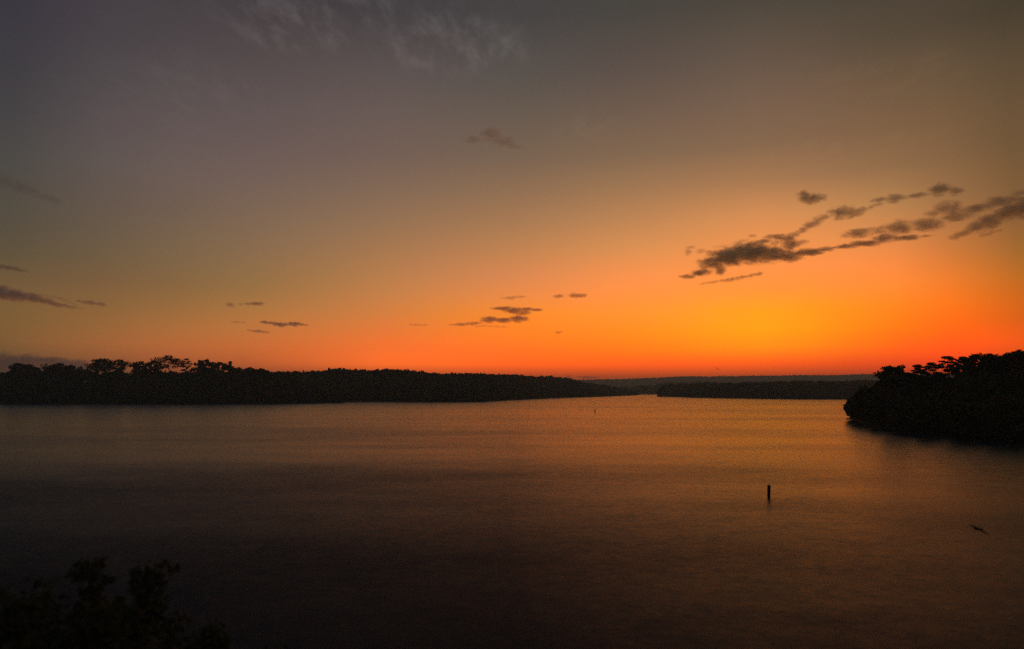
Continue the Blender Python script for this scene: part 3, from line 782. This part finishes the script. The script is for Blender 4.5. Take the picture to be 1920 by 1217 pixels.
def cloud(label, blobs, dens=0.13, lump=9.0, ragged=1.0, voxel=None):
    cx = sum(b[0] * b[2] for b in blobs) / sum(b[2] for b in blobs); cy = sum(b[1] * b[2] for b in blobs) / sum(b[2] for b in blobs)
    d = ray(cx, cy)
    rng_m = min(1200.0 / d.z, 26000.0)
    mpp = px_len(rng_m)
    centre = at_range(cx, cy, rng_m)
    fwd = Vector((d.x, d.y, 0)); side = Vector((d.y, -d.x, 0))
    V = []; F = []
    rj = random.Random(int(cx * 7 + cy))
    rot = Matrix(((side.x, fwd.x, 0), (side.y, fwd.y, 0), (0, 0, 1)))
    field = []
    for (x, y, rx, ry) in blobs:
        rx, ry = rx * 1.25, ry * 1.55 + 0.4
        dep = max(ry * 1.4, rx * 0.7); yo = rj.uniform(-.3, .3) * dep
        field.append((tuple(q * mpp for q in (x - cx, yo, cy - y)), tuple(q * mpp for q in (rx, dep, ry))))
        n0 = len(V)
        for v in ICO[0]:
            V.append(((x - cx) + v.x * rx * 1.2, yo + v.y * dep * 1.2, (cy - y) + v.z * ry * 1.2))
        F += [tuple(i + n0 for i in f) for f in ICO[1]]
    mn = min(b[3] for b in blobs)
    # the clouds away from the glow are greyer and thicker
    grey = cx < 800
    mat = cloud_material(mpp, dens * (1.5 if grey else 1.0), lump, field, (0.55, 0.82, 1.0) if grey else (0.90, 1.0, 0.86))
    me = remeshed('cloud', V, F, voxel or max(0.5, min(1.5, mn * 0.3)), mat)
    n = len(me.vertices); co = np.empty(n * 3, np.float32); me.vertices.foreach_get('co', co)
    me.vertices.foreach_set('co', (co * mpp).astype(np.float32)); me.update()
    o = bpy.data.objects.new('cloud', me); C.objects.link(o); o.matrix_world = Matrix.Translation(centre) @ rot.to_4x4()
    return tag(o, label, 'cloud', 'dark clouds drifting over the lake')

cloud('largest dark ragged cloud right of centre with a long pointed right tail',
      [(1375, 478, 36, 14), (1410, 472, 40, 15), (1440, 477, 32, 12), (1345, 487, 26, 9), (1325, 505, 22, 5), (1302, 509, 15, 3.5), (1357, 501, 11, 7),
       (1470, 484, 26, 7), (1500, 478, 26, 5), (1528, 475, 18, 3), (1470, 455, 13, 6), (1450, 447, 20, 3.5), (1411, 444, 8, 2.5), (1470, 465, 18, 6), (1428, 456, 16, 3)], 0.14, 10)
cloud('slanting cloud arm climbing right from the largest cloud to a dark puff',
      stroke([(1462, 446), (1500, 433), (1522, 419), (1548, 408)], [3.5, 4, 5, 5]) + [(1572, 403, 22, 9), (1590, 405, 14, 6)] + stroke([(1596, 404), (1632, 394)], [4, 2.5]), 0.10, 8)
cloud('small broken scrap of cloud off the left end of the largest cloud', [(1296, 464, 10, 2.5), (1292, 472, 7, 4.5), (1313, 471, 8, 4), (1326, 472, 8, 2)], 0.07, 5)
cloud('thin rising streak of cloud just below the largest cloud', stroke([(1320, 530), (1345, 527), (1375, 523), (1400, 519), (1422, 516)], [1.8, 1.8, 3, 2.2, 2.4]), 0.13, 6)
cloud('small faint scrap between the largest cloud and the rising arm', [(1495, 456, 14, 4.5), (1506, 454, 8, 3.5)], 0.09, 6)
cloud('lone rounded puff above the rising cloud arm', [(1511, 368, 13, 7.5), (1524, 372, 18, 7), (1535, 373, 10, 4)], 0.13, 9)
cloud('highest long thin cloud at right with two dark lumps', [(1690, 366, 15, 6), (1668, 366, 16, 2.5), (1722, 366, 18, 2.5), (1752, 361, 16, 8), (1774, 366, 12, 5), (1758, 354, 8, 4)], 0.10, 9)
cloud('flat lens shaped cloud low at right, below the long band', [(1600, 457, 22, 2.5), (1628, 454, 26, 3.8), (1655, 449, 20, 6.5), (1688, 451, 20, 3.4), (1715, 450, 12, 1.4)], 0.13, 9)
cloud('long banded cloud climbing to the right edge cloud',
      [(1640, 421, 26, 6), (1622, 424, 12, 3), (1700, 418, 26, 9), (1740, 417, 28, 8), (1770, 395, 24, 8), (1748, 401, 15, 4.5), (1780, 410, 26, 5), (1808, 402, 24, 5), (1840, 393, 24, 6), (1862, 386, 15, 4), (1670, 421, 18, 5)], 0.085, 11)
cloud('dark slanting cloud cut off by the right edge', stroke([(1812, 430), (1840, 421), (1865, 408), (1890, 398), (1916, 386), (1945, 374)], [4, 6, 10, 12, 12, 11]), 0.10, 10)
cloud('short thin dash of cloud under the right edge cloud', stroke([(1845, 440), (1870, 434)], [2, 2.2]), 0.10, 6)
cloud('thin flat wisp topmost of the clouds left of centre glow', stroke([(942, 559), (962, 557.5), (985, 556)], [1.4, 2.6, 1.2]), 0.10, 6)
cloud('left member of the pair of small dashes above the glow', [(1048, 555, 11, 2.8)], 0.12, 6)
cloud('right darker member of the pair of small dashes above the glow', [(1076, 553, 10, 3.6), (1088, 555, 12, 2.8)], 0.17, 6)
cloud('dark spindle shaped cloud, upper of the stacked pair near the centre', [(945, 579, 22, 2.4), (963, 582, 20, 5), (980, 586, 14, 5), (985, 580, 14, 3), (1002, 581, 15, 1.8)], 0.17, 7)
cloud('dark bar shaped cloud, lower of the stacked pair near the centre', [(920, 599, 18, 4.5), (944, 600, 20, 3.6), (970, 598, 18, 4.8), (982, 599, 7, 3)], 0.18, 7)
cloud('tapering dark cloud low left of the stacked pair', stroke([(843, 610), (865, 608), (885, 606.5), (902, 606)], [1.0, 2.4, 2.6, 1.2]), 0.20, 7)
cloud('broken thread of cloud under the stacked pair', stroke([(893, 612), (910, 611), (950, 613.5)], [1.3, 1.2, 1.2]), 0.12, 4)
cloud('speck of cloud alone in the yellow glow', [(1047, 623, 6, 1.8), (1052, 622, 4, 1.2)], 0.18, 4)
cloud('hairline cloud left of the tapering dark cloud', stroke([(770, 609), (785, 609), (802, 609.8)], [.9, 1.2, .8]), 0.12, 4)
cloud('faint broken cloud above the dark cigar cloud at left', [(433, 571, 8, 3.6), (448, 570, 5, 1.8)], 0.07, 5)
cloud('faint dash of cloud right of the faint broken cloud at left', [(480, 569, 14, 2.4), (466, 570, 8, 1.6)], 0.09, 5)
cloud('dark cigar shaped cloud low over the left wooded shore', stroke([(495, 605), (515, 607), (532, 608), (550, 607), (572, 609)], [1.6, 2.6, 3.0, 2.8, 1.2]), 0.19, 7)
cloud('small thin dash below the dark cigar cloud at left', stroke([(468, 620), (487, 620.8), (503, 623)], [1.1, 2.0, 1.1]), 0.15, 5)
cloud('tiny thread of cloud left of the dark cigar cloud', stroke([(436, 604), (447, 604.2), (458, 605)], [.8, 1.3, .8]), 0.12, 4)
cloud('dark wedge cloud cut off by the left edge', stroke([(-40, 541), (0, 549), (30, 553), (60, 558), (94, 566), (118, 569)], [10, 8, 6.5, 4.5, 2.2, 1.2]), 0.12, 9)
cloud('small dark dash right of the wedge cloud at left', stroke([(152, 566), (170, 567), (192, 570.5)], [1.6, 3.0, 1.6]), 0.13, 6)
cloud('thin scraps between the wedge cloud and the small dash', stroke([(84, 555), (112, 559), (134, 569)], [1.4, 1.8, 1.4]), 0.06, 4)
cloud('thin streak at the left edge above the wedge cloud', stroke([(-25, 495), (0, 499), (18, 501), (36, 504)], [4, 3.2, 3, 1.5]), 0.10, 7)
cloud('faint grey smear high at the left edge', stroke([(-40, 322), (0, 336), (40, 350), (80, 362)], [9, 8, 7, 5]), 0.016, 10)
cloud('faint grey cloud alone high above the centre', [(886, 262, 18, 5), (921, 250, 22, 10), (946, 265, 22, 7), (965, 275, 16, 4)], 0.036, 10)
cloud('row of tiny grey clouds on the horizon left of the channel', [(1099, 708.3, 10, 2.4), (1112, 707.8, 9, 1.4), (1086, 706.5, 6, 1.2), (1068, 705, 6, 1.0)], 0.15, 5)
cloud('grey bank of cloud behind the left end of the left headland', [(20, 682, 60, 12), (70, 678, 40, 6), (110, 684, 40, 7), (-30, 685, 40, 14)], 0.05, 14)

# ------------------------------------------------------------------ air
def haze_box():
    x0, x1, y0, y1, z0, z1 = -11500, 11500, -11500, 11500, -2.6, HAZE_TOP
    V = [(x, y, z) for x in (x0, x1) for y in (y0, y1) for z in (z0, z1)]
    F = [(0, 1, 3, 2), (4, 6, 7, 5), (0, 4, 5, 1), (2, 3, 7, 6), (0, 2, 6, 4), (1, 5, 7, 3)]
    m = bpy.data.materials.new('haze_air'); m.use_nodes = True
    nt = m.node_tree; nt.nodes.clear()
    pv = nt.nodes.new('ShaderNodeVolumePrincipled')
    pv.inputs['Color'].default_value = (0.60, 0.88, 1.0, 1)
    pv.inputs['Anisotropy'].default_value = 0.35
    pv.inputs['Density'].default_value = HAZE
    out = nt.nodes.new('ShaderNodeOutputMaterial'); nt.links.new(pv.outputs[0], out.inputs['Volume'])
    o = mesh_obj('haze', V, F, m); tag(o, kind='stuff')
    return o
HAZE = 1.8e-4
zs = [max(v.co.z for v in o.data.vertices) for o in S.objects if o.type == 'MESH' and o.name.split('.')[0] in
      ('far_ridge', 'ridge_wood', 'channel_hill', 'wooded_shore', 'left_headland', 'channel_wood', 'shore_wood', 'pine_wood')]
HAZE_TOP = max(zs) + 6
print('HAZE_TOP', HAZE_TOP, 'ridge range', ridge.r0[0])
haze_box()
print('TRIS', sum(len(o.data.polygons) for o in S.objects if o.type == 'MESH'))
